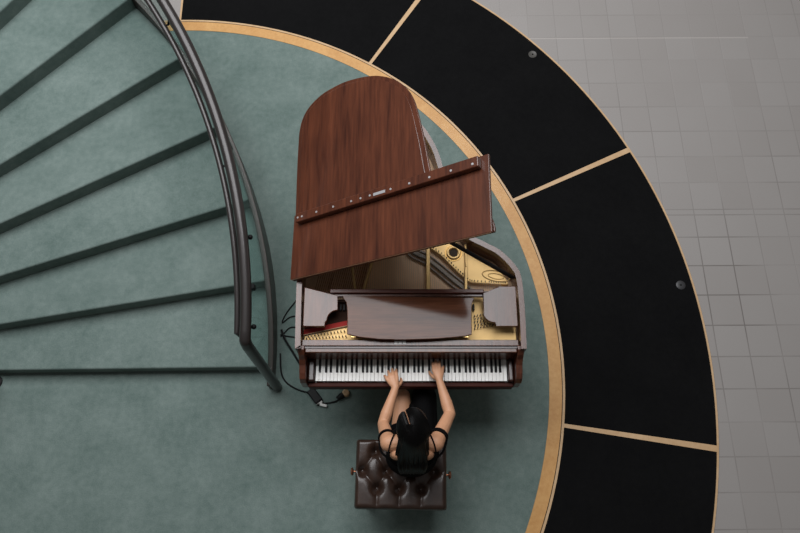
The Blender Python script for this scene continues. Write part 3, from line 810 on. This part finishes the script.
# straps round the upper arms and across the open back
def ringband(c, axis, r, w, th=.004, n=36, tilt=None):
    axis = V(axis).normalized(); a = axis.orthogonal().normalized(); b = axis.cross(a)
    pts = [c + a * r * math.cos(2 * PI * i / n) + b * r * math.sin(2 * PI * i / n) for i in range(n + 1)]
    m = MB(); vs = []
    for p in pts[:-1]:
        d = (p - c).normalized()
        vs += [p - axis * w - d * th, p - axis * w + d * th, p + axis * w + d * th, p + axis * w - d * th]
    fs = []
    for i in range(n):
        q, q2 = 4 * i, 4 * ((i + 1) % n)
        for k in range(4): fs.append((q + k, q + (k + 1) % 4, q2 + (k + 1) % 4, q2 + k))
    return m.add(vs, fs)
for s_ in (-1, 1):
    ax = (EL[s_] - SH[s_]).normalized()
    c = SH[s_] + ax * .062
    ringband(c, ax, .0505, .009 if s_ < 0 else .012).build('sleeve_band', M_DRESS, pr, smooth=True)
    outer = SH[s_] + V((s_ * .052, 0, -.01))
    path = catmull([c + V((s_ * .046, -.02, .005)), SH[s_] + V((s_ * .040, -.050, -.035)), V((.07 + s_ * .105, .335, .955)), V((.07 + s_ * .06, .310, .92))], 8)
    MB().tube(path, .0065, 8).build('back_strap', M_DRESS, pr, smooth=True)
    path = catmull([SH[s_] + V((-s_ * .040, .062, .000)), SH[s_] + V((-s_ * .030, .040, .046)), SH[s_] + V((-s_ * .014, .0, .056)), SH[s_] + V((-s_ * .002, -.042, .036)), SH[s_] + V((-s_ * .002, -.085, .010)), V((.07 + s_ * .110, .330, .96)), V((.07 + s_ * .085, .316, .92))], 8)
    MB().tube(path, .0045, 8).build('shoulder_strap', M_DRESS, pr, smooth=True)
    path = catmull([c + V((-s_ * .040, .025, .022)), V((.07 + s_ * .085, .515, 1.0)), V((.07 + s_ * .04, .51, .95))], 6)
    MB().tube(path, .012, 8).build('front_strap', M_DRESS, pr, smooth=True)
# hair: cap with a parting, then long locks down the back
RX, RF, RU = .085, .108, .121
P1, P2 = V((.028, .592)), V((.062, .482))
def on_head(d, k=1.0): d = V(d).normalized(); return hp_(d.x * RX * k, d.y * RF * k, d.z * RU * k)
hair = MB(); nn, mm = 180, 110; vs = []; fs = []
for i in range(mm + 1):
    ph = PI * i / mm
    for k_ in range(nn):
        th = 2 * PI * k_ / nn
        vs.append(on_head((math.sin(ph) * math.cos(th), math.sin(ph) * math.sin(th), math.cos(ph)), 1.0))
def keep(p):
    q = HR.transposed() @ (p - HC); f, u = q.y / RF, q.z / RU
    if f > .42 and u < .42: return False
    if u < -.55 and f > -.2: return False
    a, b = P1, P2; pp = V((p.x, p.y)); ab = b - a; t = (pp - a).dot(ab) / ab.length_squared
    if u > 0 and -.1 < t < 1.0:
        if (pp - (a + ab * t)).length < .0022: return False
    return True
for i in range(mm):
    for k_ in range(nn):
        q = (i * nn + k_, i * nn + (k_ + 1) % nn, (i + 1) * nn + (k_ + 1) % nn, (i + 1) * nn + k_)
        c = (vs[q[0]] + vs[q[1]] + vs[q[2]] + vs[q[3]]) / 4
        if keep(c): fs.append(q)
hair.add(vs, fs)
def slerp(a, b, t):
    a, b = a.normalized(), b.normalized(); w = math.acos(max(-1, min(1, a.dot(b))))
    if w < 1e-4: return a
    return (a * math.sin((1 - t) * w) + b * math.sin(t * w)) / math.sin(w)
def top_dir(x, y):
    # direction in head space of the highest point of the scalp above (x, y)
    lo_, hi = HC.z, HC.z + .2
    for _ in range(40):
        mid = (lo_ + hi) / 2
        q = HR.transposed() @ (V((x, y, mid)) - HC)
        if (q.x / RX) ** 2 + (q.y / RF) ** 2 + (q.z / RU) ** 2 < 1: lo_ = mid
        else: hi = mid
    q = HR.transposed() @ (V((x, y, lo_)) - HC)
    return V((q.x / RX, q.y / RF, q.z / RU)).normalized()
NL = 46
for s_ in (-1, 1):
    for i in range(NL):
        t = i / (NL - 1)
        tt = min(1.0, t * 1.25)
        xy = P1.lerp(P2, tt)
        d0 = top_dir(xy.x + s_ * .0078, xy.y)
        if t > .8: d0 = slerp(d0, V((s_ * .12, -.75, .55)), (t - .8) / .2 * .8)
        # locks from the front sweep round the side of the head; those from the crown fall straight back
        d1 = V((s_ * (.95 - .72 * t), -.45 - .5 * t, -.35 + .05 * random.random()))
        pts = [on_head(slerp(d0, d1, q / 9), 1.035 + .02 * random.random() + .02 * q / 9) for q in range(10)]
        side = s_ * (1 - t)
        xe = .073 + s_ * (.088 - .080 * t) + random.uniform(-.008, .008)
        e1 = V((xe, .345 + .03 * (1 - t) + random.uniform(-.006, .006), 1.045))
        e2 = V((xe * .95 + .004, .308 + .018 * (1 - t) + random.uniform(-.006, .006), .955 + random.uniform(-.01, .01)))
        e3 = V((xe * .85 + .011, .285 + .02 * (1 - t) + random.uniform(-.006, .006), .86 + random.uniform(-.03, .02)))
        path = catmull(pts + [e1, e2, e3], 3)
        L = len(path)
        hair.tube(path, [.0085 * (1 if j < L * .75 else max(.12, 1 - (j / L - .75) * 3.4)) * (.30 if j < 2 else .8 if j < 5 else 1) for j in range(L)], 7)
for q in range(15):            # locks down the middle of the back
    x = .073 + (q - 7) * .0105
    p = [on_head(((q - 7) * .05, -.55, .80), 1.03), on_head(((q - 7) * .085, -.97, .25), 1.045), on_head(((q - 7) * .10, -.92, -.35), 1.06),
         V((x, .350 + random.uniform(-.005, .003), 1.03)), V((x, .304 + random.uniform(-.005, .003), .955)), V((.074 + (x - .074) * .9, .277, .86 + random.uniform(-.03, .02)))]
    path = catmull(p, 7); L = len(path)
    hair.tube(path, [.0125 * (1 if j < L * .8 else max(.15, 1 - (j / L - .8) * 4)) for j in range(L)], 8)
ho = hair.build('hair', M_HAIR, pr, smooth=True)

# ------------------------------------------------------------------ light
w = bpy.data.worlds.new('hall'); SC.world = w; w.use_nodes = True
n = w.node_tree; bg = n.nodes['Background']
tc = N(n, 'ShaderNodeTexCoord'); sx = N(n, 'ShaderNodeSeparateXYZ'); n.links.new(tc.outputs['Generated'], sx.inputs[0])
r = N(n, 'ShaderNodeValToRGB'); r.color_ramp.elements[0].position = 0.0; r.color_ramp.elements[1].position = 1.0
r.color_ramp.elements[0].color = (.060, .050, .040, 1); r.color_ramp.elements[1].color = (.165, .165, .165, 1)
n.links.new(sx.outputs['Z'], r.inputs['Fac']); n.links.new(r.outputs['Color'], bg.inputs['Color']); bg.inputs['Strength'].default_value = 1.0
def area(name, loc, size, power, col, target=None):
    l = bpy.data.lights.new(name, 'AREA'); l.shape = 'RECTANGLE'; l.size, l.size_y = size; l.energy = power; l.color = col
    o = bpy.data.objects.new(name, l); COL.objects.link(o); o.location = loc
    if target is not None: o.rotation_euler = (V(target) - V(loc)).to_track_quat('-Z', 'Y').to_euler()
    return o
area('skylight', (-1.9, 5.1, 8.0), (8.2, 6.2), 1000, (.97, .98, 1.0))

# ------------------------------------------------------------------ camera
cam = bpy.data.cameras.new('camera'); co = bpy.data.objects.new('camera', cam); COL.objects.link(co)
cam.sensor_fit = 'HORIZONTAL'; cam.sensor_width = 36; cam.lens = 36 * 695.7 / 800
co.location = (0, 0, 5.146); co.rotation_euler = (.354, 0, 0)
SC.camera = co
vs_ = SC.view_settings; vs_.view_transform = 'Standard'; vs_.look = 'None'; vs_.exposure = -0.08; vs_.gamma = 1; vs_.use_curve_mapping = False
